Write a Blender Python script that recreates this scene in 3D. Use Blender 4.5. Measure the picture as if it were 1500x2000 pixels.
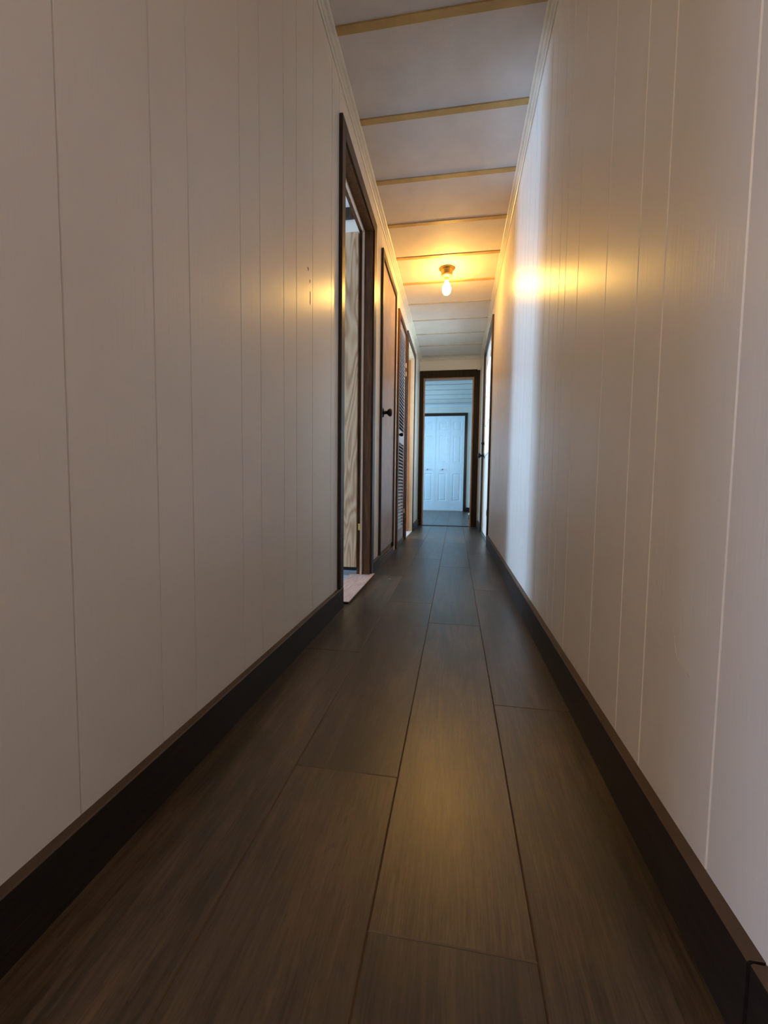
import bpy, bmesh, math, random
from mathutils import Vector, Matrix
random.seed(7)
for o in list(bpy.data.objects): bpy.data.objects.remove(o, do_unlink=True)
S = bpy.context.scene
COL = S.collection

# ------------------------------------------------------------------ camera
F_PX, PITCH, YAW, ROLL, CAM_H = 826.9, -0.0656, -0.1663, 0.0121, 0.5586
cp, sp, cy, sy = math.cos(PITCH), math.sin(PITCH), math.cos(YAW), math.sin(YAW)
fw = Vector((sy*cp, cy*cp, sp)); r0 = Vector((cy, -sy, 0)); u0 = r0.cross(fw)
right = math.cos(ROLL)*r0 + math.sin(ROLL)*u0
up = -math.sin(ROLL)*r0 + math.cos(ROLL)*u0
cd = bpy.data.cameras.new('camera'); cam = bpy.data.objects.new('camera', cd); COL.objects.link(cam)
cd.sensor_fit = 'HORIZONTAL'; cd.sensor_width = 36.0; cd.lens = F_PX/1500*36.0
cd.clip_start = 0.02; cd.clip_end = 100
M = Matrix((right, up, -fw)).transposed().to_4x4(); M.translation = Vector((0, 0, CAM_H))
cam.matrix_world = M
S.camera = cam

# ------------------------------------------------------------------ view
S.view_settings.view_transform = 'Standard'
S.view_settings.look = 'None'
S.view_settings.gamma = 1.0
S.view_settings.use_curve_mapping = False
S.view_settings.exposure = 0.0

# ------------------------------------------------------------------ sky and daylight
SKY = (0.56, 0.78, 1.0)
w = bpy.data.worlds.new('sky'); S.world = w; w.use_nodes = True
bg = w.node_tree.nodes['Background']; bg.inputs[0].default_value = (0.62, 0.93, 1.0, 1); bg.inputs[1].default_value = 1.0

def window_light(name, loc, direction, sx, sy_, power, color=SKY, spread=180):
    ld = bpy.data.lights.new(name, 'AREA'); ld.shape = 'RECTANGLE'; ld.size = sx; ld.size_y = sy_
    ld.energy = power; ld.color = color; ld.spread = math.radians(spread)
    o = bpy.data.objects.new(name, ld); COL.objects.link(o); o.location = loc
    o.rotation_euler = Vector(direction).to_track_quat('-Z', 'Z').to_euler()
    return o
P_LIVING, P_BEDROOM, P_BATH, P_FAR, P_FARR, P_DOOR = 140, 155, 260, 195, 60, 95
window_light('daylight_living_room', (-3.64, -1.9, 1.25), (1, 0, 0), 1.6, 1.0, P_LIVING, (0.44, 0.60, 1.0))
window_light('daylight_bedroom', (-3.64, 2.05, 1.05), (1, 0, 0), 0.75, 0.8, P_BEDROOM, (0.40, 0.63, 1.0))
window_light('daylight_bath', (-3.64, 5.0, 1.45), (1, 0, 0), 0.6, 0.8, P_BATH)
window_light('daylight_far_room', (-3.64, 7.5, 1.35), (1, 0, 0), 1.6, 1.1, P_FAR, (0.23, 0.55, 1.0))
window_light('daylight_far_room_side', (0.95, 8.15, 1.5), (-1, 0, 0), 1.5, 1.3, P_FARR, (0.40, 0.68, 1.0))
window_light('daylight_entry_door', (0.95, 4.6, 1.5), (-1, 0, 0), 1.4, 1.3, P_DOOR, (0.66, 0.82, 1.0))
# unseen warm fill light added in the living room behind the camera, no fixture
ld = bpy.data.lights.new('living_room_fill', 'POINT'); ld.energy = 34; ld.color = (1.0, 0.70, 0.34); ld.shadow_soft_size = 0.12
lo = bpy.data.objects.new('living_room_fill', ld); COL.objects.link(lo); lo.location = (-1.1, -1.5, 1.95)
BULB_STRENGTH = 250.0
BULB_COL = (1.0, 0.56, 0.12)

# ------------------------------------------------------------------ dimensions
H = 2.243; XL = -0.506; XR = 0.308; WT = 0.070
YE = 5.80; YF = 9.15; XO = -3.6; YB = -3.2; YS = 0.12

# ------------------------------------------------------------------ helpers
def obj(name, bm, mat, parent=None, kind=None, smooth=False):
    me = bpy.data.meshes.new(name); bmesh.ops.recalc_face_normals(bm, faces=bm.faces) ; bm.to_mesh(me); bm.free()
    for m in (mat if isinstance(mat, (list, tuple)) else [mat]): me.materials.append(m)
    if smooth:
        for p in me.polygons: p.use_smooth = True
    o = bpy.data.objects.new(name, me); COL.objects.link(o)
    if parent: o.parent = parent
    if kind: o['kind'] = kind
    return o
def empty(name, loc, kind=None, label=None, cat=None, group=None):
    o = bpy.data.objects.new(name, None); COL.objects.link(o); o.location = loc; o.empty_display_size = 0.05
    if kind: o['kind'] = kind
    if label: o['label'] = label
    if cat: o['category'] = cat
    if group: o['group'] = group
    return o
def tag(o, label, cat, group=None):
    o['label'] = label; o['category'] = cat
    if group: o['group'] = group
    return o
def bx(bm, x0, x1, y0, y1, z0, z1, off=(0, 0, 0), bev=0.0, mi=0):
    x0, x1 = sorted((x0, x1)); y0, y1 = sorted((y0, y1)); z0, z1 = sorted((z0, z1))
    ox, oy, oz = off
    vs = [bm.verts.new((x-ox, y-oy, z-oz)) for x in (x0, x1) for y in (y0, y1) for z in (z0, z1)]
    idx = [(0,1,3,2),(4,6,7,5),(0,4,5,1),(2,3,7,6),(0,2,6,4),(1,5,7,3)]
    fs = [bm.faces.new([vs[i] for i in f]) for f in idx]
    for f in fs: f.material_index = mi
    if bev > 0:
        es = list({e for f in fs for e in f.edges})
        bmesh.ops.bevel(bm, geom=es, offset=bev, segments=2, affect='EDGES', profile=0.6)
    return bm
def boxes(lst, off=(0, 0, 0), bev=0.0):
    bm = bmesh.new()
    for b in lst: bx(bm, *b, off=off, bev=bev)
    return bm
def lathe(bm, prof, axis='Z', center=(0, 0, 0), seg=32, sgn=1):
    """prof = [(radius, height along axis)], closed when radius 0"""
    c = Vector(center); rings = []
    for r, h in prof:
        ring = []
        n = 1 if r < 1e-6 else seg
        for i in range(n):
            a = 2*math.pi*i/seg
            if axis == 'Z': p = Vector((r*math.cos(a), r*math.sin(a), h*sgn))
            elif axis == 'X': p = Vector((h*sgn, r*math.cos(a), r*math.sin(a)))
            else: p = Vector((r*math.cos(a), h*sgn, r*math.sin(a)))
            ring.append(bm.verts.new(c+p))
        rings.append(ring)
    for A, B in zip(rings, rings[1:]):
        for i in range(seg):
            j = (i+1) % seg
            if len(A) == 1 and len(B) == 1: continue
            if len(A) == 1: bm.faces.new((A[0], B[i], B[j]))
            elif len(B) == 1: bm.faces.new((A[i], A[j], B[0]))
            else: bm.faces.new((A[i], A[j], B[j], B[i]))
    return bm
def extrude_y(bm, prof, y0, y1):
    """closed xz profile extruded along y"""
    a = [bm.verts.new((x, y0, z)) for x, z in prof]; b = [bm.verts.new((x, y1, z)) for x, z in prof]
    n = len(prof)
    for i in range(n): bm.faces.new((a[i], a[(i+1) % n], b[(i+1) % n], b[i]))
    bm.faces.new(a); bm.faces.new(list(reversed(b)))
def extrude_x(bm, prof, x0, x1):
    a = [bm.verts.new((x0, y, z)) for y, z in prof]; b = [bm.verts.new((x1, y, z)) for y, z in prof]
    n = len(prof)
    for i in range(n): bm.faces.new((a[i], a[(i+1) % n], b[(i+1) % n], b[i]))
    bm.faces.new(a); bm.faces.new(list(reversed(b)))

# ------------------------------------------------------------------ materials
def new_mat(name):
    m = bpy.data.materials.new(name); m.use_nodes = True
    nt = m.node_tree; return m, nt, nt.nodes, nt.links, nt.nodes['Principled BSDF']
def ramp(N, cols):
    r = N.new('ShaderNodeValToRGB'); e = r.color_ramp.elements
    e[0].position, e[0].color = cols[0][0], (*cols[0][1], 1)
    e[1].position, e[1].color = cols[-1][0], (*cols[-1][1], 1)
    for p, c in cols[1:-1]:
        k = e.new(p); k.color = (*c, 1)
    return r
def mapping(N, L, scale, coord='Object', rot=(0, 0, 0)):
    tc = N.new('ShaderNodeTexCoord'); mp = N.new('ShaderNodeMapping')
    mp.inputs['Scale'].default_value = scale; mp.inputs['Rotation'].default_value = rot
    L.new(tc.outputs[coord], mp.inputs['Vector']); return mp
def noise(N, L, mp, scale, detail=6, rough=0.55, dist=0.0):
    n = N.new('ShaderNodeTexNoise'); n.inputs['Scale'].default_value = scale; n.inputs['Detail'].default_value = detail
    n.inputs['Roughness'].default_value = rough; n.inputs['Distortion'].default_value = dist
    L.new(mp.outputs[0], n.inputs['Vector']); return n
def plain(name, col, rough=0.5, metal=0.0, var=0.04, bump=0.0, bscale=200, coat=0.0):
    m, nt, N, L, b = new_mat(name)
    mp = mapping(N, L, (1, 1, 1)); n = noise(N, L, mp, 9, 5)
    lo = tuple(max(0, c*(1-var*2)) for c in col); hi = tuple(min(1, c*(1+var)) for c in col)
    r = ramp(N, [(0.3, lo), (0.7, hi)]); L.new(n.outputs['Fac'], r.inputs[0]); L.new(r.outputs[0], b.inputs['Base Color'])
    b.inputs['Roughness'].default_value = rough; b.inputs['Metallic'].default_value = metal
    b.inputs['Coat Weight'].default_value = coat; b.inputs['Coat Roughness'].default_value = 0.25
    if bump:
        n2 = noise(N, L, mp, bscale, 4); bp = N.new('ShaderNodeBump'); bp.inputs['Strength'].default_value = bump
        bp.inputs['Distance'].default_value = 0.001; L.new(n2.outputs['Fac'], bp.inputs['Height']); L.new(bp.outputs[0], b.inputs['Normal'])
    return m
def wood(name, dark, mid, light, grain=(14, 14, 1.0), scale=3.0, rough=0.35, bump=0.15, dist=1.2, lines=0.5, coat=0.0, spec=0.5):
    """grain is the object space stretch: small value along the grain axis"""
    m, nt, N, L, b = new_mat(name)
    mp = mapping(N, L, grain)
    n1 = noise(N, L, mp, scale, 8, 0.6, dist)
    mp2 = mapping(N, L, tuple(g*5 for g in grain[:2])+(grain[2]*2.2,) if grain[2] < grain[0] else (grain[0]*5, grain[1]*2.2, grain[2]*5))
    n2 = noise(N, L, mp2, scale*1.6, 6, 0.65, 0.3)
    mx = N.new('ShaderNodeMix'); mx.data_type = 'FLOAT'; mx.inputs[0].default_value = lines
    L.new(n1.outputs['Fac'], mx.inputs[2]); L.new(n2.outputs['Fac'], mx.inputs[3])
    r = ramp(N, [(0.34, dark), (0.5, mid), (0.66, light)]); L.new(mx.outputs[0], r.inputs[0]); L.new(r.outputs[0], b.inputs['Base Color'])
    b.inputs['Roughness'].default_value = rough; b.inputs['Coat Weight'].default_value = coat; b.inputs['Specular IOR Level'].default_value = spec
    bp = N.new('ShaderNodeBump'); bp.inputs['Strength'].default_value = bump; bp.inputs['Distance'].default_value = 0.001
    L.new(n2.outputs['Fac'], bp.inputs['Height']); L.new(bp.outputs[0], b.inputs['Normal'])
    return m

def wall_paint(name='painted_panelling', col=(0.78, 0.695, 0.59)):
    m, nt, N, L, b = new_mat(name)
    mp = mapping(N, L, (1, 1, 1)); n = noise(N, L, mp, 2.0, 4)
    r = ramp(N, [(0.3, tuple(c*0.95 for c in col)), (0.7, tuple(min(1, c*1.03) for c in col))])
    L.new(n.outputs['Fac'], r.inputs[0]); L.new(r.outputs[0], b.inputs['Base Color'])
    b.inputs['Roughness'].default_value = 0.32; b.inputs['IOR'].default_value = 1.5
    # embossed vertical wood grain under the paint, plus roller stipple
    mg = mapping(N, L, (60, 60, 2.2)); g = noise(N, L, mg, 1.6, 5, 0.6, 0.8)
    ms = mapping(N, L, (1, 1, 1)); s = noise(N, L, ms, 380, 3)
    b1 = N.new('ShaderNodeBump'); b1.inputs['Strength'].default_value = 0.30; b1.inputs['Distance'].default_value = 0.0012
    L.new(g.outputs['Fac'], b1.inputs['Height'])
    b2 = N.new('ShaderNodeBump'); b2.inputs['Strength'].default_value = 0.16; b2.inputs['Distance'].default_value = 0.0005
    L.new(s.outputs['Fac'], b2.inputs['Height']); L.new(b1.outputs[0], b2.inputs['Normal'])
    L.new(b2.outputs[0], b.inputs['Normal'])
    return m
M_WALL = wall_paint()
M_CEIL = plain('stippled_ceiling_board', (0.70, 0.63, 0.56), 0.7, var=0.03, bump=0.6, bscale=220)
M_BATTEN = plain('yellowed_ceiling_batten', (0.56, 0.36, 0.13), 0.5, var=0.12, bump=0.3, bscale=120)
M_SEAM = plain('painted_seam_strip', (0.50, 0.43, 0.34), 0.6, var=0.1)
M_CROWN = plain('cream_moulding_paint', (0.72, 0.66, 0.54), 0.35, var=0.05)
M_DARK = wood('dark_stained_casing', (0.012, 0.005, 0.002), (0.032, 0.013, 0.005), (0.075, 0.030, 0.010), (22, 22, 1.2), 3.0, 0.32, 0.12, spec=0.4)
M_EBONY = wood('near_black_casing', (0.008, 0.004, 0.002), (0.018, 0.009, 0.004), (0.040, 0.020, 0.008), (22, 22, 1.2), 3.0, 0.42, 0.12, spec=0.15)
M_PINE = wood('orange_pine_jamb', (0.22, 0.075, 0.02), (0.38, 0.14, 0.04), (0.52, 0.22, 0.07), (22, 22, 1.2), 3.0, 0.4, 0.12)
M_BROWNJ = wood('brown_jamb_wood', (0.035, 0.012, 0.004), (0.095, 0.036, 0.010), (0.21, 0.085, 0.025), (22, 22, 1.2), 3.0, 0.45, 0.12, spec=0.25)
M_CREAMJ = plain('cream_painted_jamb', (0.74, 0.60, 0.44), 0.4, var=0.06)
M_STOP = wood('bare_wood_stop', (0.42, 0.27, 0.17), (0.58, 0.40, 0.28), (0.70, 0.53, 0.40), (22, 22, 1.2), 3.0, 0.5, 0.1)
M_SLAB = plain('brown_flush_door', (0.50, 0.35, 0.275), 0.30, var=0.10, bump=0.15, bscale=160)
M_LOUV = plain('grey_brown_louver_door', (0.37, 0.33, 0.34), 0.32, var=0.08)
M_BLACK = plain('black_bronze_metal', (0.012, 0.010, 0.012), 0.3, 0.6, var=0.1)
M_BRASS = plain('aged_brass', (0.62, 0.40, 0.12), 0.28, 0.9, var=0.15)
M_WHITE = plain('white_door_paint', (0.78, 0.78, 0.78), 0.35, var=0.02)
M_PLASTIC = plain('white_plastic', (0.72, 0.72, 0.70), 0.35, var=0.02)
M_NICKEL = plain('dull_nickel', (0.20, 0.20, 0.22), 0.3, 0.9, var=0.1)
M_BASE = wood('dark_baseboard', (0.010, 0.007, 0.006), (0.019, 0.013, 0.010), (0.036, 0.023, 0.016), (22, 1.2, 22), 3.0, 0.45, 0.15, spec=0.28)
M_BASETOP = plain('raw_brown_board_edge', (0.085, 0.045, 0.020), 0.55, var=0.15, bump=0.3, bscale=90)
M_CLOSET = plain('closet_dark_lining', (0.05, 0.045, 0.04), 0.8)

def oak_mat():
    m, nt, N, L, b = new_mat('oak_veneer')
    mp = mapping(N, L, (4.5, 1, 0.8)); nz = noise(N, L, mp, 1.6, 2, 0.45, 0.6)
    ml = N.new('ShaderNodeMath'); ml.operation = 'MULTIPLY'; ml.inputs[1].default_value = 85.0; L.new(nz.outputs['Fac'], ml.inputs[0])
    sn = N.new('ShaderNodeMath'); sn.operation = 'SINE'; L.new(ml.outputs[0], sn.inputs[0])
    wv = N.new('ShaderNodeMapRange'); wv.inputs['From Min'].default_value = -1; L.new(sn.outputs[0], wv.inputs['Value'])
    mp2 = mapping(N, L, (160, 1, 6)); n = noise(N, L, mp2, 1.5, 5)
    mx = N.new('ShaderNodeMix'); mx.data_type = 'FLOAT'; mx.inputs[0].default_value = 0.45
    L.new(wv.outputs[0], mx.inputs[2]); L.new(n.outputs['Fac'], mx.inputs[3])
    r = ramp(N, [(0.15, (0.34, 0.18, 0.085)), (0.42, (0.50, 0.31, 0.165)), (0.8, (0.60, 0.41, 0.24))])
    L.new(mx.outputs[0], r.inputs[0]); L.new(r.outputs[0], b.inputs['Base Color']); b.inputs['Roughness'].default_value = 0.42
    return m
M_OAK = oak_mat()
M_THRESH = wood('worn_oak_threshold', (0.34, 0.19, 0.13), (0.55, 0.36, 0.28), (0.68, 0.51, 0.43), (14, 1.4, 14), 3.0, 0.45, 0.15, 1.6)

def floor_mat():
    m, nt, N, L, b = new_mat('brown_vinyl_plank')
    at = N.new('ShaderNodeAttribute'); at.attribute_name = 'tone'
    tc = N.new('ShaderNodeTexCoord'); ad = N.new('ShaderNodeVectorMath'); ad.operation = 'MULTIPLY_ADD'
    sc = N.new('ShaderNodeVectorMath'); sc.operation = 'SCALE'; sc.inputs['Scale'].default_value = 9.0
    L.new(at.outputs['Color'], sc.inputs[0])
    add = N.new('ShaderNodeVectorMath'); add.operation = 'ADD'
    L.new(tc.outputs['Object'], add.inputs[0]); L.new(sc.outputs[0], add.inputs[1])
    def mapn(s):
        mp = N.new('ShaderNodeMapping'); mp.inputs['Scale'].default_value = s; L.new(add.outputs[0], mp.inputs['Vector']); return mp
    n1 = noise(N, L, mapn((9, 0.9, 9)), 2.0, 6, 0.6, 1.5)      # broad figure
    n2 = noise(N, L, mapn((150, 7, 150)), 1.6, 4, 0.65, 0.4)   # fine grain
    n3 = noise(N, L, mapn((3.0, 1.6, 3.0)), 1.3, 3, 0.5, 0.5)    # worn patches
    m1 = N.new('ShaderNodeMix'); m1.data_type = 'FLOAT'; m1.inputs[0].default_value = 0.46
    L.new(n1.outputs['Fac'], m1.inputs[2]); L.new(n2.outputs['Fac'], m1.inputs[3])
    m2 = N.new('ShaderNodeMix'); m2.data_type = 'FLOAT'; m2.inputs[0].default_value = 0.30
    L.new(m1.outputs[0], m2.inputs[2]); L.new(n3.outputs['Fac'], m2.inputs[3])
    r = ramp(N, [(0.39, (0.014, 0.009, 0.005)), (0.47, (0.034, 0.021, 0.011)), (0.53, (0.068, 0.041, 0.020)), (0.63, (0.118, 0.071, 0.035))])
    L.new(m2.outputs[0], r.inputs[0])
    n4 = noise(N, L, mapn((190, 26, 190)), 1.5, 3, 0.5, 0.2)     # short dark pores
    r4 = ramp(N, [(0.33, (0.35, 0.33, 0.30)), (0.43, (1, 1, 1))]); L.new(n4.outputs['Fac'], r4.inputs[0])
    mm = N.new('ShaderNodeMix'); mm.data_type = 'RGBA'; mm.blend_type = 'MULTIPLY'; mm.inputs[0].default_value = 0.6
    L.new(r.outputs[0], mm.inputs[6]); L.new(r4.outputs[0], mm.inputs[7])
    hs = N.new('ShaderNodeHueSaturation'); L.new(mm.outputs[2], hs.inputs['Color'])
    mr = N.new('ShaderNodeMapRange'); mr.inputs['To Min'].default_value = 0.82; mr.inputs['To Max'].default_value = 1.18
    L.new(at.outputs['Fac'], mr.inputs['Value']); L.new(mr.outputs[0], hs.inputs['Value'])
    L.new(hs.outputs[0], b.inputs['Base Color'])
    rr = N.new('ShaderNodeMapRange'); rr.inputs['To Min'].default_value = 0.29; rr.inputs['To Max'].default_value = 0.41; b.inputs['IOR'].default_value = 1.75
    L.new(n2.outputs['Fac'], rr.inputs['Value']); L.new(rr.outputs[0], b.inputs['Roughness'])
    bp = N.new('ShaderNodeBump'); bp.inputs['Strength'].default_value = 0.25; bp.inputs['Distance'].default_value = 0.0006
    L.new(n2.outputs['Fac'], bp.inputs['Height']); L.new(bp.outputs[0], b.inputs['Normal'])
    return m
M_FLOOR = floor_mat()
M_FSEAM = plain('plank_bevel', (0.095, 0.052, 0.025), 0.5, var=0.1)
def glass_mat():
    m, nt, N, L, b = new_mat('clear_pane'); N.remove(b)
    out = N['Material Output']; t = N.new('ShaderNodeBsdfTransparent'); g = N.new('ShaderNodeBsdfGlossy'); g.inputs['Roughness'].default_value = 0.02
    fr = N.new('ShaderNodeFresnel'); fr.inputs[0].default_value = 1.45; mx = N.new('ShaderNodeMixShader')
    t.inputs[0].default_value = (0.93, 0.97, 0.96, 1)
    dv = N.new('ShaderNodeMath'); dv.operation = 'MULTIPLY'; dv.inputs[1].default_value = 0.35
    L.new(fr.outputs[0], dv.inputs[0]); L.new(dv.outputs[0], mx.inputs[0]); L.new(t.outputs[0], mx.inputs[1]); L.new(g.outputs[0], mx.inputs[2]); L.new(mx.outputs[0], out.inputs[0])
    return m
M_GLASS = glass_mat()
def bulb_mat():
    m, nt, N, L, b = new_mat('glowing_bulb'); N.remove(b)
    e = N.new('ShaderNodeEmission'); e.inputs[0].default_value = (*BULB_COL, 1); e.inputs[1].default_value = BULB_STRENGTH
    L.new(e.outputs[0], N['Material Output'].inputs[0]); return m
M_BULB = bulb_mat()

# ------------------------------------------------------------------ floor: individual planks in one mesh
def build_floor():
    bm = bmesh.new(); lay = bm.loops.layers.color.new('tone')
    pw = 0.2045; e = 0.0017; d = 0.0016
    x = XL + 0.0
    rows = {0: 1.343, 1: 0.768, 2: 0.486, 3: 1.079}
    i0 = int((XO-XL)/pw)-1
    for i in range(i0, 5):
        xa, xb = XL + i*pw + 0.001, XL + (i+1)*pw + 0.001
        xa = max(xa, XO-0.1); xb = min(xb, XR+0.1) if i < 4 else XR+0.1
        if xb <= xa: continue
        j = rows.get(i, random.uniform(0, 1.2)); L_ = 1.205
        y = j - L_*math.ceil((j-YB)/L_)
        while y < YF+0.1:
            y2 = y+L_
            c = random.random(); col = (c, random.random(), random.random(), 1)
            c2 = (c, c, c, 1)
            top = [bm.verts.new(p) for p in ((xa+e, y+e, 0), (xb-e, y+e, 0), (xb-e, y2-e, 0), (xa+e, y2-e, 0))]
            bot = [bm.verts.new(p) for p in ((xa, y, -d), (xb, y, -d), (xb, y2, -d), (xa, y2, -d))]
            f = bm.faces.new(top)
            for lp in f.loops: lp[lay] = c2
            for k in range(4):
                g = bm.faces.new((bot[k], bot[(k+1) % 4], top[(k+1) % 4], top[k])); g.material_index = 1
                for lp in g.loops: lp[lay] = c2
            y = y2
    # sub-floor slab
    bx(bm, XO-0.1, XR+0.1, YB-0.1, YF+0.1, -0.08, -0.012, mi=0)
    obj('floor', bm, [M_FLOOR, M_FSEAM], kind='structure')
build_floor()

obj('floor_bedroom', boxes([(XO, XL-0.075, YS+0.0, 2.62, -0.0005, 0.004)]), plain('pale_blue_vinyl', (0.42, 0.45, 0.50), 0.35, var=0.15), kind='structure')
# ------------------------------------------------------------------ ceiling
obj('ceiling', boxes([(XO-0.1, XR+0.1, YB-0.1, YF+0.1, H, H+0.06)]), M_CEIL, kind='structure')
trim_n = [0]
def tname():
    trim_n[0] += 1; return 'trim_%d' % trim_n[0]
for i in range(-3, 19):
    yc = 1.636 + 0.405*i
    if yc > YF-0.05 or abs(yc-(YE+0.05)) < 0.1: continue
    tan = i < 6
    wv = 0.033 if tan else (0.016 if i < 11 else 0.022)
    bm = bmesh.new(); bx(bm, XL+0.002 if yc < YE else -1.9, XR-0.002, yc-wv/2, yc+wv/2, H-(0.005 if tan else 0.006), H+0.004, bev=0.0015)
    obj(tname(), bm, M_BATTEN if tan else M_SEAM, kind='structure')

# ------------------------------------------------------------------ panelled walls with V grooves
def panel_wall(name, xf, sgn, y0, y1, grooves, openings, mat, thick=WT, z1=H, gw=0.0042, gd=0.0022):
    """front skin on plane x=xf; the wall body lies on the -sgn side (sgn = direction the face looks)"""
    bm = bmesh.new()
    bps = {y0, y1}
    for a, b, za, zb in openings: bps |= {a, b}
    pts = {y: 0.0 for y in bps}
    for g in grooves:
        if g <= y0+0.01 or g >= y1-0.01: continue
        if any(abs(g-b) < 0.012 for b in bps): continue
        pts[g-gw/2] = 0; pts[g-gw*0.12] = gd; pts[g+gw*0.12] = gd; pts[g+gw/2] = 0
    ys = sorted(pts)
    zs = {0.0, z1}
    for a, b, za, zb in openings: zs |= {za, zb}
    zs = sorted(zs)
    for ya, yb in zip(ys, ys[1:]):
        ym = (ya+yb)/2
        for za, zb in zip(zs, zs[1:]):
            zm = (za+zb)/2
            if any(a < ym < b and c < zm < d for a, b, c, d in openings): continue
            xa, xb = xf - sgn*pts[ya], xf - sgn*pts[yb]
            bm.faces.new([bm.verts.new(p) for p in ((xa, ya, za), (xb, yb, za), (xb, yb, zb), (xa, ya, zb))])
    bys = sorted(bps)
    for ya, yb in zip(bys, bys[1:]):
        ym = (ya+yb)/2
        zr = [(0, z1)]
        for a, b, c, d in openings:
            if a < ym < b:
                nz = []
                for p, q in zr:
                    if c > p: nz.append((p, min(q, c)))
                    if d < q: nz.append((max(p, d), q))
                zr = nz
        for p, q in zr:
            if q-p > 1e-4: bx(bm, xf-sgn*0.005, xf-sgn*thick, ya, yb, p, q)
    return obj(name, bm, mat, kind='structure')

def gset(known, lo, hi, seed):
    rnd = random.Random(seed); out = list(known)
    pat = [0.10, 0.15, 0.10, 0.155, 0.22, 0.10, 0.19, 0.10, 0.15]
    y = max(known); k = 0
    while y < hi: y += pat[k % len(pat)]; out.append(y); k += 1
    y = min(known); k = 0
    while y > lo: y -= pat[(k+3) % len(pat)]; out.append(y); k += 1
    return out
GL = gset([0.487, 0.657, 0.756, 0.952, 1.053, 1.205, 1.305, 1.458, 1.682], YS, YE, 1)
GR = gset([0.435, 0.54, 0.732, 0.834, 1.003, 1.233, 1.372, 1.454, 1.589, 1.681, 1.867], YB, YF, 2)

D1 = (1.838, 2.492); D2 = (2.815, 3.405); D3 = (3.66, 4.135); D4 = (4.33, 5.02); DR = (4.06, 5.10); ZD = 2.025
panel_wall('wall_left', XL, 1, YS, YE, GL,
           [(D1[0], D1[1], -0.01, ZD), (D2[0], D2[1], 0.035, 2.035), (D3[0], D3[1], 0.035, 1.985), (D4[0], D4[1], -0.01, ZD)], M_WALL, gw=0.0036, gd=0.0036)
panel_wall('wall_right', XR, -1, YB, YF, GR, [(DR[0], DR[1], 0.02, 2.035), (7.55, 8.75, 0.92, 1.78)], M_WALL, thick=0.13)
# end wall with the doorway to the far room
EX0, EX1, EZ = -0.4545, 0.2095, 1.984
obj('wall_end', boxes([(XO, EX0, YE, YE+0.1, 0, H), (EX1, XR, YE, YE+0.1, 0, H), (EX0, EX1, YE, YE+0.1, EZ, H)]), M_WALL, kind='structure')
# far room wall, with grooves, left side outer wall, back wall and the partitions between rooms
bm = boxes([(XO, XR, YF, YF+0.1, 0, H)])
for gx in (0.10, -0.30, -0.71, -1.12):
    bx(bm, gx-0.002, gx+0.002, YF-0.0015, YF, 2.08, H)
obj('wall_far', bm, M_WALL, kind='structure')
def outer_left():
    ops = [(-2.75, -1.05, 0.72, 1.78), (1.65, 2.45, 0.63, 1.47), (4.7, 5.3, 1.05, 1.85), (6.7, 8.3, 0.8, 1.9)]
    ys = sorted({YB-0.1, YF+0.1} | {v for o in ops for v in o[:2]}); l = []
    for a, b in zip(ys, ys[1:]):
        o = [o for o in ops if o[0] < (a+b)/2 < o[1]]
        if o: l += [(XO-0.1, XO, a, b, 0, o[0][2]), (XO-0.1, XO, a, b, o[0][3], H)]
        else: l.append((XO-0.1, XO, a, b, 0, H))
    return boxes(l)
obj('wall_outer', outer_left(), M_WALL, kind='structure')
obj('wall_back', boxes([(XO, XR, YB-0.1, YB, 0, H)]), M_WALL, kind='structure')
obj('wall_living', boxes([(XO, XL, YS-0.09, YS, 0, H)]), M_WALL, kind='structure')
obj('wall_bedroom', boxes([(XO, XL-WT, 2.64, 2.73, 0, H)]), M_WALL, kind='structure')
obj('wall_bath', boxes([(XO, XL-WT, 4.20, 4.28, 0, H)]), M_WALL, kind='structure')
obj('wall_closet', boxes([(-1.25, -1.21, 2.73, 4.20, 0, H), (-1.21, XL-WT, 3.50, 3.56, 0, H)]), M_CLOSET, kind='structure')

# ------------------------------------------------------------------ crown moulding (both sides)
CP = [(0, 0.002), (0, -0.036), (0.004, -0.037), (0.008, -0.034), (0.009, -0.028), (0.006, -0.026), (0.011, -0.025), (0.017, -0.022), (0.019, -0.015), (0.015, -0.0125), (0.020, -0.012), (0.026, -0.010), (0.030, -0.005), (0.030, 0.002)]
for xf, s in ((XL, 1), (XR, -1)):
    bm = bmesh.new(); extrude_y(bm, [(xf+s*px, H+pz) for px, pz in CP], YS if s > 0 else YB, YE)
    obj(tname(), bm, M_CROWN, kind='structure')
bm = bmesh.new(); extrude_x(bm, [(YE-px*0.8, H+pz) for px, pz in CP], XL, XR); obj(tname(), bm, M_CROWN, kind='structure')
bm = bmesh.new(); extrude_x(bm, [(YF-px, H+pz) for px, pz in CP], XO, XR); obj(tname(), bm, M_WHITE, kind='structure')
# dark crown strip in the bedroom, above the open oak door
obj(tname(), boxes([(XO, XL-WT, 2.622, 2.64, 2.178, H)], bev=0.002), M_DARK, kind='structure')

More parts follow.
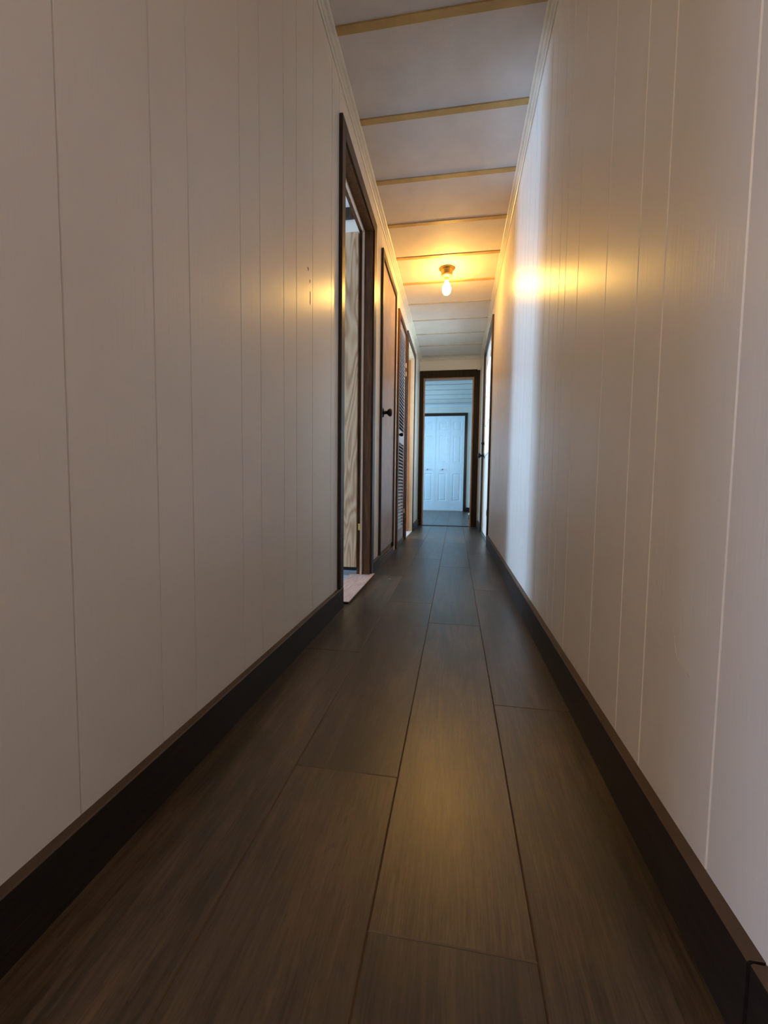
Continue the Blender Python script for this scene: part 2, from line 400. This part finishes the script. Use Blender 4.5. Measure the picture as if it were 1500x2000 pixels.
# ------------------------------------------------------------------ baseboards
def baseboard(name, xf, s, y0, y1, h=0.092, t=0.0165, mf=None):
    bm = bmesh.new()
    pr = [(0, 0), (t, 0), (t, h-0.002), (t-0.002, h), (0, h)]
    a = [bm.verts.new((xf+s*x, y0, z)) for x, z in pr]; b = [bm.verts.new((xf+s*x, y1, z)) for x, z in pr]
    for i in range(5):
        f = bm.faces.new((a[i], a[(i+1) % 5], b[(i+1) % 5], b[i])); f.material_index = 1 if i in (2, 3) else 0
    bm.faces.new(a); bm.faces.new(list(reversed(b)))
    return obj(name, bm, [mf or M_BASE, M_BASETOP], kind='structure')
baseboard('baseboard_left', XL, 1, YS, D1[0]-0.002)
baseboard('baseboard_left_middle', XL, 1, 2.556, 2.775, h=0.075)
baseboard('baseboard_left_closet', XL, 1, 2.79, 3.43, h=0.048, t=0.013, mf=M_BASETOP)
baseboard('baseboard_left_louver', XL, 1, 3.60, 4.20, h=0.034, t=0.010, mf=M_BASETOP)
baseboard('baseboard_left_far', XL, 1, 5.085, YE-0.015, h=0.085)
baseboard('baseboard_right_near', XR, -1, YB, 0.436, h=0.099, t=0.015)
baseboard('baseboard_right', XR, -1, 0.439, DR[0]-0.055, h=0.099)
baseboard('baseboard_right_far', XR, -1, DR[1]+0.055, YE-0.015, h=0.09)
baseboard('baseboard_far_side', XR, -1, YE+0.12, YF, h=0.085)
obj('baseboard_far', boxes([(0.225, XR-0.015, YF-0.015, YF, 0, 0.085)]), M_BASE, kind='structure')
obj('baseboard_bedroom', boxes([(XO, XL-WT, 2.625, 2.64, 0, 0.08)]), M_BASE, kind='structure')

# ------------------------------------------------------------------ door casings and jambs
def casing(parent, xf, s, y0, y1, ztop, wn, wf, wh, t, z0n=0.0, z0f=0.0, mat=M_DARK):
    """two legs and a head on the corridor face (xf), facing s, around the opening y0..y1"""
    off = parent.location
    bm = bmesh.new()
    bx(bm, xf, xf+s*t, y0-wn, y0, z0n, ztop+wh, off, 0.002)
    bx(bm, xf, xf+s*t, y1, y1+wf, z0f, ztop+wh, off, 0.002)
    bx(bm, xf, xf+s*t, y0, y1, ztop, ztop+wh, off, 0.002)
    return obj('casing', bm, mat, parent)
def knob(parent, x, y, z, s, r=0.026, stem=0.032, name='door_knob', axis='X', mat=M_BLACK, rose=0.030):
    off = parent.matrix_world.translation if False else parent.location
    c = (x-off[0], y-off[1], z-off[2])
    bm = bmesh.new()
    lathe(bm, [(0, 0), (rose, 0), (rose, 0.004), (rose*0.8, 0.008), (r*0.45, 0.010), (r*0.42, stem), (r*0.75, stem+0.006), (r, stem+0.016),
               (r*0.98, stem+0.026), (r*0.7, stem+0.033), (0, stem+0.035)], axis, c, 28, s)
    return obj(name, bm, mat, parent, smooth=True)

# door_1: open doorway on the left with the oak door swung into the bedroom
d = empty('door_1', (XL, (D1[0]+D1[1])/2, 0), 'structure')
casing(d, XL, 1, D1[0], D1[1], 2.015, 0.052, 0.066, 0.066, 0.0155, z0n=0.0925)
off = d.location
bm = bmesh.new()
xi, xo = XL-WT-0.004, XL+0.006
bx(bm, xi, xo, D1[0]-0.001, D1[0]+0.016, 0.0, ZD, off, 0.001)
bx(bm, xi, xo, D1[1]-0.016, D1[1]+0.001, 0.0, ZD, off, 0.001)
bx(bm, xi, xo, D1[0]+0.016, D1[1]-0.016, 2.008, ZD, off, 0.001)
obj('jamb', bm, M_BROWNJ, d)
bm = bmesh.new(); sx0, sx1 = XL-0.052, XL-0.040
bx(bm, sx0, sx1, D1[1]-0.028, D1[1]-0.016, 0.0, 2.008, off, 0.001)
bx(bm, sx0, sx1, D1[0]+0.016, D1[0]+0.028, 0.0, 2.008, off, 0.001)
bx(bm, sx0, sx1, D1[0]+0.028, D1[1]-0.028, 1.996, 2.008, off, 0.001)
obj('door_stop', bm, M_STOP, d)
slab = obj('door_leaf', boxes([(-1.24, XL-WT-0.001, 2.445, 2.473, 0.060, 1.992)], off, 0.002), M_OAK, d)
slab['label'] = 'oak veneer flush door leaf, open'
bm = bmesh.new(); hz = 0.30
bx(bm, XL-0.068, XL-0.054, D1[1]-0.0185, D1[1]-0.016, hz-0.020, hz+0.020, off, 0.0008)
lathe(bm, [(0.007, 0), (0.0065, 0.002), (0.004, 0.002), (0.004, -0.001), (0, -0.001)], 'Y', (XL-0.061-off[0], D1[1]-0.0185-off[1], hz), 16, -1)
obj('strike_plate', bm, M_BRASS, d)
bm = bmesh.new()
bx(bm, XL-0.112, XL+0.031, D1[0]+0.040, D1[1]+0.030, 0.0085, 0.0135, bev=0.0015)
bx(bm, XL-0.108, XL+0.026, D1[0]+0.043, D1[1]+0.028, 0.0, 0.0088, mi=1)  # dark front edge, near-black to paint in the shadow line under the board
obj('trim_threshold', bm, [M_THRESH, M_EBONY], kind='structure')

# door_2: flush brown closet door
d = empty('door_2', (XL, (D2[0]+D2[1])/2, 0.085), 'structure'); off = d.location
casing(d, XL, 1, D2[0], D2[1], 2.035, 0.024, 0.034, 0.046, 0.016, z0n=0.076, z0f=0.052)
obj('door_leaf', boxes([(XL-0.030, XL+0.006, D2[0]+0.003, D2[1]-0.003, 0.088, 2.031)], off, 0.0015), M_SLAB, d)
knob(d, XL+0.006, D2[0]+0.065, 1.045, 1, 0.027, 0.030, rose=0.032)

# door_3: louvered closet door
d = empty('door_3', (XL, (D3[0]+D3[1])/2, 0.035), 'structure'); off = d.location
casing(d, XL, 1, D3[0], D3[1], 1.985, 0.060, 0.020, 0.040, 0.016, z0n=0.0, z0f=0.0, mat=M_BROWNJ)
bm = bmesh.new(); a, b_ = D3[0]+0.004, D3[1]-0.004; st = 0.030; x0, x1 = XL-0.022, XL+0.003
for (ya, yb, za, zb) in ((a, a+st, 0.04, 1.981), (b_-st, b_, 0.04, 1.981), (a+st, b_-st, 0.04, 0.150), (a+st, b_-st, 0.935, 1.045), (a+st, b_-st, 1.915, 1.981)):
    bx(bm, x0, x1, ya, yb, za, zb, off, 0.0015)
leaf = obj('door_leaf', bm, M_LOUV, d)
for (za, zb) in ((0.150, 0.935), (1.045, 1.915)):
    bm = bmesh.new(); n = int((zb-za)/0.030)
    for k in range(n):
        z = za + (k+0.5)*(zb-za)/n
        c = Vector((XL-0.010, 0, z)); dx, dz = 0.0125, 0.012; tx, tz = 0.002, 0.002
        pr = [(c.x-dx-tx, c.z+dz-tz), (c.x-dx+tx, c.z+dz+tz), (c.x+dx+tx, c.z-dz+tz), (c.x+dx-tx, c.z-dz-tz)]
        va = [bm.verts.new((px-off[0], a+st-off[1], pz-off[2])) for px, pz in pr]; vb = [bm.verts.new((px-off[0], b_-st-off[1], pz-off[2])) for px, pz in pr]
        for q in range(4): bm.faces.new((va[q], va[(q+1) % 4], vb[(q+1) % 4], vb[q]))
        bm.faces.new(va); bm.faces.new(list(reversed(vb)))
    lp = obj('louver_slats', bm, M_LOUV, d)
knob(d, XL+0.003, D3[0]+0.028, 0.99, 1, 0.016, 0.012, rose=0.010)
for hz in (1.62, 1.70, 0.3):
    bm = bmesh.new(); lathe(bm, [(0, -0.022), (0.006, -0.022), (0.007, 0), (0.006, 0.022), (0, 0.022)], 'Z', (XL+0.010-off[0], D3[1]-off[1], hz-off[2]), 12)
    obj('hinge', bm, M_STOP, d)

# door_4: open doorway near the end of the hall
d = empty('door_4', (XL, (D4[0]+D4[1])/2, 0), 'structure'); off = d.location
casing(d, XL, 1, D4[0], D4[1], 2.018, 0.058, 0.058, 0.062, 0.014)
bm = bmesh.new()
bx(bm, xi, XL+0.004, D4[0]-0.001, D4[0]+0.016, 0.0, ZD, off, 0.001)
bx(bm, xi, XL+0.004, D4[1]-0.016, D4[1]+0.001, 0.0, ZD, off, 0.001)
bx(bm, xi, XL+0.004, D4[0]+0.016, D4[1]-0.016, 2.008, ZD, off, 0.001)
obj('jamb', bm, M_CREAMJ, d)
obj('door_leaf', boxes([(-1.26, XL-0.036, 4.960, 4.995, 0.012, 1.990)], off, 0.002), M_PINE, d)
knob(d, -0.592, 4.960, 0.955, -1, 0.020, 0.022, axis='Y', rose=0.018)
obj('trim_bath_threshold', boxes([(XL-0.20, XL+0.006, D4[0]-0.05, D4[1], 0.0, 0.006)], bev=0.002), plain('pale_vinyl', (0.50, 0.50, 0.52), 0.4), kind='structure')

# door_5: white exterior door with a nine-light window, right wall
d = empty('door_5', (XR, (DR[0]+DR[1])/2, 0), 'structure'); off = d.location
casing(d, XR, -1, DR[0], DR[1], 2.035, 0.050, 0.050, 0.058, 0.016)
x0, x1 = XR+0.012, XR+0.055
ya, yb = DR[0]+0.004, DR[1]-0.004; ga, gb, gz0, gz1 = 4.27, 4.93, 0.90, 1.86
obj('door_leaf', boxes([(x0, x1, ya, ga, 0.022, 2.032), (x0, x1, gb, yb, 0.022, 2.032), (x0, x1, ga, gb, 0.022, gz0), (x0, x1, ga, gb, gz1, 2.032)], off), M_WHITE, d)
bm = bmesh.new()
fwid = 0.028
for (a0, a1, c0, c1) in ((ga-0.015, gb+0.015, gz0-0.015, gz0+0.014), (ga-0.015, gb+0.015, gz1-0.014, gz1+0.015), (ga-0.015, ga+0.014, gz0+0.014, gz1-0.014), (gb-0.014, gb+0.015, gz0+0.014, gz1-0.014)):
    bx(bm, x0-0.008, x0+0.004, a0, a1, c0, c1, off, 0.002)
wf = obj('window_frame', bm, M_WHITE, d)
bm = bmesh.new()
for k in (1, 2):
    yy = ga+(gb-ga)*k/3; bx(bm, x0-0.003, x0+0.010, yy-0.010, yy+0.010, gz0, gz1, off)
    zz = gz0+(gz1-gz0)*k/3; bx(bm, x0-0.003, x0+0.010, ga, gb, zz-0.010, zz+0.010, off)
obj('muntin', bm, M_WHITE, d)
obj('window_pane', boxes([(x0+0.018, x0+0.022, ga, gb, gz0, gz1)], off), M_GLASS, d)
knob(d, x0, DR[1]-0.075, 0.90, -1, 0.029, 0.040, rose=0.034)
knob(d, x0, DR[1]-0.075, 1.04, -1, 0.014, 0.006, name='deadbolt', rose=0.028)
for hz in (1.90, 1.76, 0.3):
    bm = bmesh.new(); lathe(bm, [(0, -0.03), (0.007, -0.03), (0.008, 0), (0.007, 0.03), (0, 0.03)], 'Z', (XR-0.012-off[0], DR[0]-0.004-off[1], hz), 12)
    obj('hinge', bm, M_BRASS, d)
obj('door_sill', boxes([(XR-0.004, XR+0.12, DR[0], DR[1], 0.0, 0.020)], off, 0.002), M_NICKEL, d)

# door_6: doorway in the end wall (dark casing, pine jamb)
d = empty('door_6', ((EX0+EX1)/2, YE, 0), 'structure'); off = d.location
bm = bmesh.new(); t = 0.016; cw = 0.056
bx(bm, XL+0.001, EX0+0.002, YE-t, YE, 0, 2.078, off, 0.002)
bx(bm, EX1+0.002, XR-0.022, YE-t, YE, 0, 2.078, off, 0.002)
bx(bm, EX0+0.002, EX1+0.002, YE-t, YE, EZ-0.002, 2.078, off, 0.002)
obj('casing', bm, M_EBONY, d)
bm = bmesh.new()
bx(bm, EX0-0.001, EX0+0.015, YE-0.012, YE+0.108, 0, EZ, off, 0.001)
bx(bm, EX1-0.015, EX1+0.001, YE-0.012, YE+0.108, 0, EZ, off, 0.001)
bx(bm, EX0+0.015, EX1-0.015, YE-0.012, YE+0.108, EZ-0.015, EZ+0.001, off, 0.001)
obj('jamb', bm, M_PINE, d)
obj('trim_end_threshold', boxes([(EX0+0.016, EX1-0.016, YE-0.03, YE+0.06, 0.0, 0.007)], bev=0.003), M_BASE, kind='structure')

# door_7: white bifold closet doors at the far room's back wall
d = empty('door_7', (-0.43, YF, 0), 'structure'); off = d.location
bm = bmesh.new()
bx(bm, 0.163, 0.222, YF-0.016, YF, 0, 2.071, off, 0.002)
bx(bm, -1.09, -1.03, YF-0.016, YF, 0, 2.071, off, 0.002)
bx(bm, -1.03, 0.163, YF-0.016, YF, 2.010, 2.071, off, 0.002)
obj('casing', bm, M_DARK, d)
seams = [0.163, -0.135, -0.432, -0.731, -1.03]
for k in range(4):
    xb_, xa_ = seams[k]-0.0015, seams[k+1]+0.0015
    bm = bmesh.new(); yf = YF-0.012
    panels = [(1.715, 1.895), (1.02, 1.60), (0.215, 0.80)]
    zs = [0.012]
    # stiles and rails
    m = 0.062
    bx(bm, xa_, xa_+m, yf, YF-0.001, 0.012, 2.008, off); bx(bm, xb_-m, xb_, yf, YF-0.001, 0.012, 2.008, off)
    rails = [(0.012, 0.215), (0.80, 1.02), (1.60, 1.715), (1.895, 2.008)]
    for za, zb in rails: bx(bm, xa_+m, xb_-m, yf, YF-0.001, za, zb, off)
    for za, zb in panels:
        xa2, xb2 = xa_+m, xb_-m
        # moulded panel: recess then raised field
        q0 = [(xa2, yf+0.001, za), (xb2, yf+0.001, za), (xb2, yf+0.001, zb), (xa2, yf+0.001, zb)]
        def inset(dd, yy): return [(xa2+dd, yy, za+dd), (xb2-dd, yy, za+dd), (xb2-dd, yy, zb-dd), (xa2+dd, yy, zb-dd)]
        loops = [q0, inset(0.008, yf+0.008), inset(0.020, yf+0.008), inset(0.040, yf+0.001)]
        vl = [[bm.verts.new((p[0]-off[0], p[1]-off[1], p[2]-off[2])) for p in lp_] for lp_ in loops]
        for A, B in zip(vl, vl[1:]):
            for i in range(4): bm.faces.new((A[i], A[(i+1) % 4], B[(i+1) % 4], B[i]))
        bm.faces.new(vl[-1])
    obj('door_leaf', bm, M_WHITE, d)
for kx in (-0.283, -0.600):
    knob(d, kx, YF-0.012, 0.885, -1, 0.016, 0.012, axis='Y', mat=M_NICKEL, rose=0.010)

# window_1: far room window on the right wall
d = empty('window_1', (XR, 8.15, 0.92), 'structure'); off = d.location
bm = bmesh.new()
for (a0, a1, c0, c1) in ((7.50, 8.80, 0.87, 0.92), (7.50, 8.80, 1.78, 1.83), (7.50, 7.55, 0.92, 1.78), (8.75, 8.80, 0.92, 1.78), (8.13, 8.17, 0.92, 1.78)):
    bx(bm, XR-0.014, XR+0.012, a0, a1, c0, c1, off, 0.002)
obj('window_frame', bm, M_WHITE, d)
obj('window_pane', boxes([(XR+0.05, XR+0.054, 7.55, 8.75, 0.92, 1.78)], off), M_GLASS, d)

# ------------------------------------------------------------------ ceiling light
LX, LY = -0.104, 3.45
t = empty('ceiling_light', (LX, LY, H), label='brass ceiling light with one bare glowing bulb', cat='light')
bm = bmesh.new()
lathe(bm, [(0, 0), (0.057, 0), (0.060, -0.004), (0.058, -0.010), (0.050, -0.013), (0.046, -0.018), (0.043, -0.045), (0.040, -0.050), (0, -0.050)], seg=48)
obj('canopy', bm, M_BRASS, t, smooth=True)
bm = bmesh.new()
lathe(bm, [(0, -0.048), (0.044, -0.048), (0.045, -0.054), (0.038, -0.062), (0.026, -0.066), (0.017, -0.068), (0.0145, -0.074), (0.0145, -0.092), (0, -0.092)], seg=40)
obj('socket', bm, plain('tan_socket', (0.52, 0.33, 0.16), 0.35, 0.3), t, smooth=True)
bm = bmesh.new()
lathe(bm, [(0, -0.090), (0.013, -0.090), (0.014, -0.102), (0.019, -0.114), (0.028, -0.130), (0.0330, -0.148), (0.0335, -0.162), (0.030, -0.178), (0.022, -0.191), (0.011, -0.199), (0, -0.201)], seg=40)
obj('bulb', bm, M_BULB, t, smooth=True)

# ------------------------------------------------------------------ small things
# light switch past the entry door
t = empty('light_switch', (XR, 5.42, 1.15), label='small white light switch on the right wall beyond the entry door', cat='switch')
obj('wall_plate', boxes([(-0.006, 0.0, -0.036, 0.036, -0.058, 0.058)], bev=0.002), M_PLASTIC, t)
obj('toggle', boxes([(-0.018, -0.006, -0.005, 0.005, -0.004, 0.016)], bev=0.001), M_PLASTIC, t)
# contact sensor at the top right corner of the end doorway
tag(obj('door_sensor', boxes([(0.250, 0.290, YE-0.030, YE-0.001, 2.066, 2.098)], bev=0.003), M_PLASTIC), 'little white box at the top right corner of the end door frame', 'sensor')
# thermostat and switch on the far room's side wall
t = empty('thermostat', (XR, 7.35, 1.03), label='pale thermostat on the side wall of the far room', cat='thermostat')
obj('cover', boxes([(-0.026, 0.0, -0.05, 0.05, -0.11, 0.02)], bev=0.004), M_PLASTIC, t)
obj('top_ledge', boxes([(-0.045, 0.0, -0.06, 0.06, 0.055, 0.066)], bev=0.001), M_NICKEL, t)
# small block on the far room's floor
t = empty('wooden_block', (0.262, 7.15, 0), label='small dark brown block with a pale rim on the far room floor', cat='block')
bm = bmesh.new()
lathe(bm, [(0, 0), (0.040, 0), (0.043, 0.02), (0.040, 0.07), (0.030, 0.088), (0, 0.090)], seg=24)
obj('body', bm, M_DARK, t, smooth=True)
bm = bmesh.new()
lathe(bm, [(0.036, 0.070), (0.046, 0.070), (0.044, 0.085), (0.034, 0.096), (0.0, 0.098), (0, 0.0905), (0.030, 0.0885)], seg=24)
obj('rim', bm, M_PLASTIC, t, smooth=True)

# curly hair stuck to the right wall
cu = bpy.data.curves.new('hair_strand', 'CURVE'); cu.dimensions = '3D'; cu.bevel_depth = 0.00035; cu.bevel_resolution = 2
sp_ = cu.splines.new('NURBS'); pts = [(0.640, 0.352), (0.638, 0.338), (0.630, 0.324), (0.618, 0.318), (0.606, 0.316), (0.598, 0.311)]
sp_.points.add(len(pts)-1)
for p, (y, z) in zip(sp_.points, pts): p.co = (XR-0.001, y, z, 1)
sp_.use_endpoint_u = True; sp_.order_u = 4
tmp = bpy.data.objects.new('tmp', cu); COL.objects.link(tmp)
me = bpy.data.meshes.new_from_object(tmp.evaluated_get(bpy.context.evaluated_depsgraph_get())); bpy.data.objects.remove(tmp)
me.materials.append(plain('pale_hair', (0.75, 0.66, 0.5), 0.4))
h = bpy.data.objects.new('hair_strand', me); COL.objects.link(h)
tag(h, 'pale curly hair stuck low on the right wall', 'hair')

# dried paint and scars on the walls
def blob(name, x, s, pts, mat, label, cat, group=None, th=0.0012):
    """small raised irregular patch on a wall: pts in (y, z)"""
    bm = bmesh.new(); n = len(pts); cyy = sum(p[0] for p in pts)/n; czz = sum(p[1] for p in pts)/n
    a = [bm.verts.new((x, p[0], p[1])) for p in pts]; b = [bm.verts.new((x+s*th, cyy+(p[0]-cyy)*0.6, czz+(p[1]-czz)*0.8)) for p in pts]
    for i in range(n): bm.faces.new((a[i], a[(i+1) % n], b[(i+1) % n], b[i]))
    bm.faces.new(b)
    o = obj(name, bm, mat); tag(o, label, cat, group); return o
M_SCAR = plain('brown_scar', (0.30, 0.20, 0.10), 0.6)
def drip(y, z0, z1, w0):
    return [(y-w0*0.5, z1), (y+w0*0.5, z1), (y+w0*0.45, (z0+z1)/2), (y+w0*0.55, z0+w0), (y, z0), (y-w0*0.55, z0+w0), (y-w0*0.3, (z0+z1)/2)]
blob('paint_drip', XR, -1, drip(1.985, 2.045, 2.200, 0.016), M_PLASTIC, 'dried white paint drip high on the right wall under the moulding', 'paint drip', th=0.003)
blob('wall_chip', XL, 1, drip(1.433, 1.168, 1.215, 0.006), M_SCAR, 'thin brown crack in the left wall panelling, lowest of three marks', 'wall mark', th=0.0008)
blob('wall_chip', XL, 1, drip(1.430, 1.240, 1.252, 0.006), M_SCAR, 'tiny brown nick in the left wall panelling, middle of three marks', 'wall mark', th=0.0008)
blob('wall_chip', XL, 1, drip(1.412, 1.272, 1.280, 0.012), M_SCAR, 'small brown nick in the left wall panelling, topmost of three marks', 'wall mark', th=0.0008)
# crumbs of white filler near the threshold
for (x, y, r, lab) in ((-0.492, 2.475, 0.004, 'white crumb at the foot of the left door jamb'), (-0.497, 1.80, 0.004, 'white crumb beside the near end of the left baseboard'), (-0.37, 2.44, 0.003, 'white crumb on the planks beside the oak threshold')):
    bm = bmesh.new(); bmesh.ops.create_icosphere(bm, subdivisions=2, radius=r)
    for v in bm.verts: v.co *= random.uniform(0.75, 1.15); v.co.z = v.co.z*0.7
    o = obj('plaster_crumb', bm, M_PLASTIC); zoff = 0.0135 if y > 2.46 else 0.0
    o.location = (x, y, zoff+r*0.55); tag(o, lab, 'crumb')
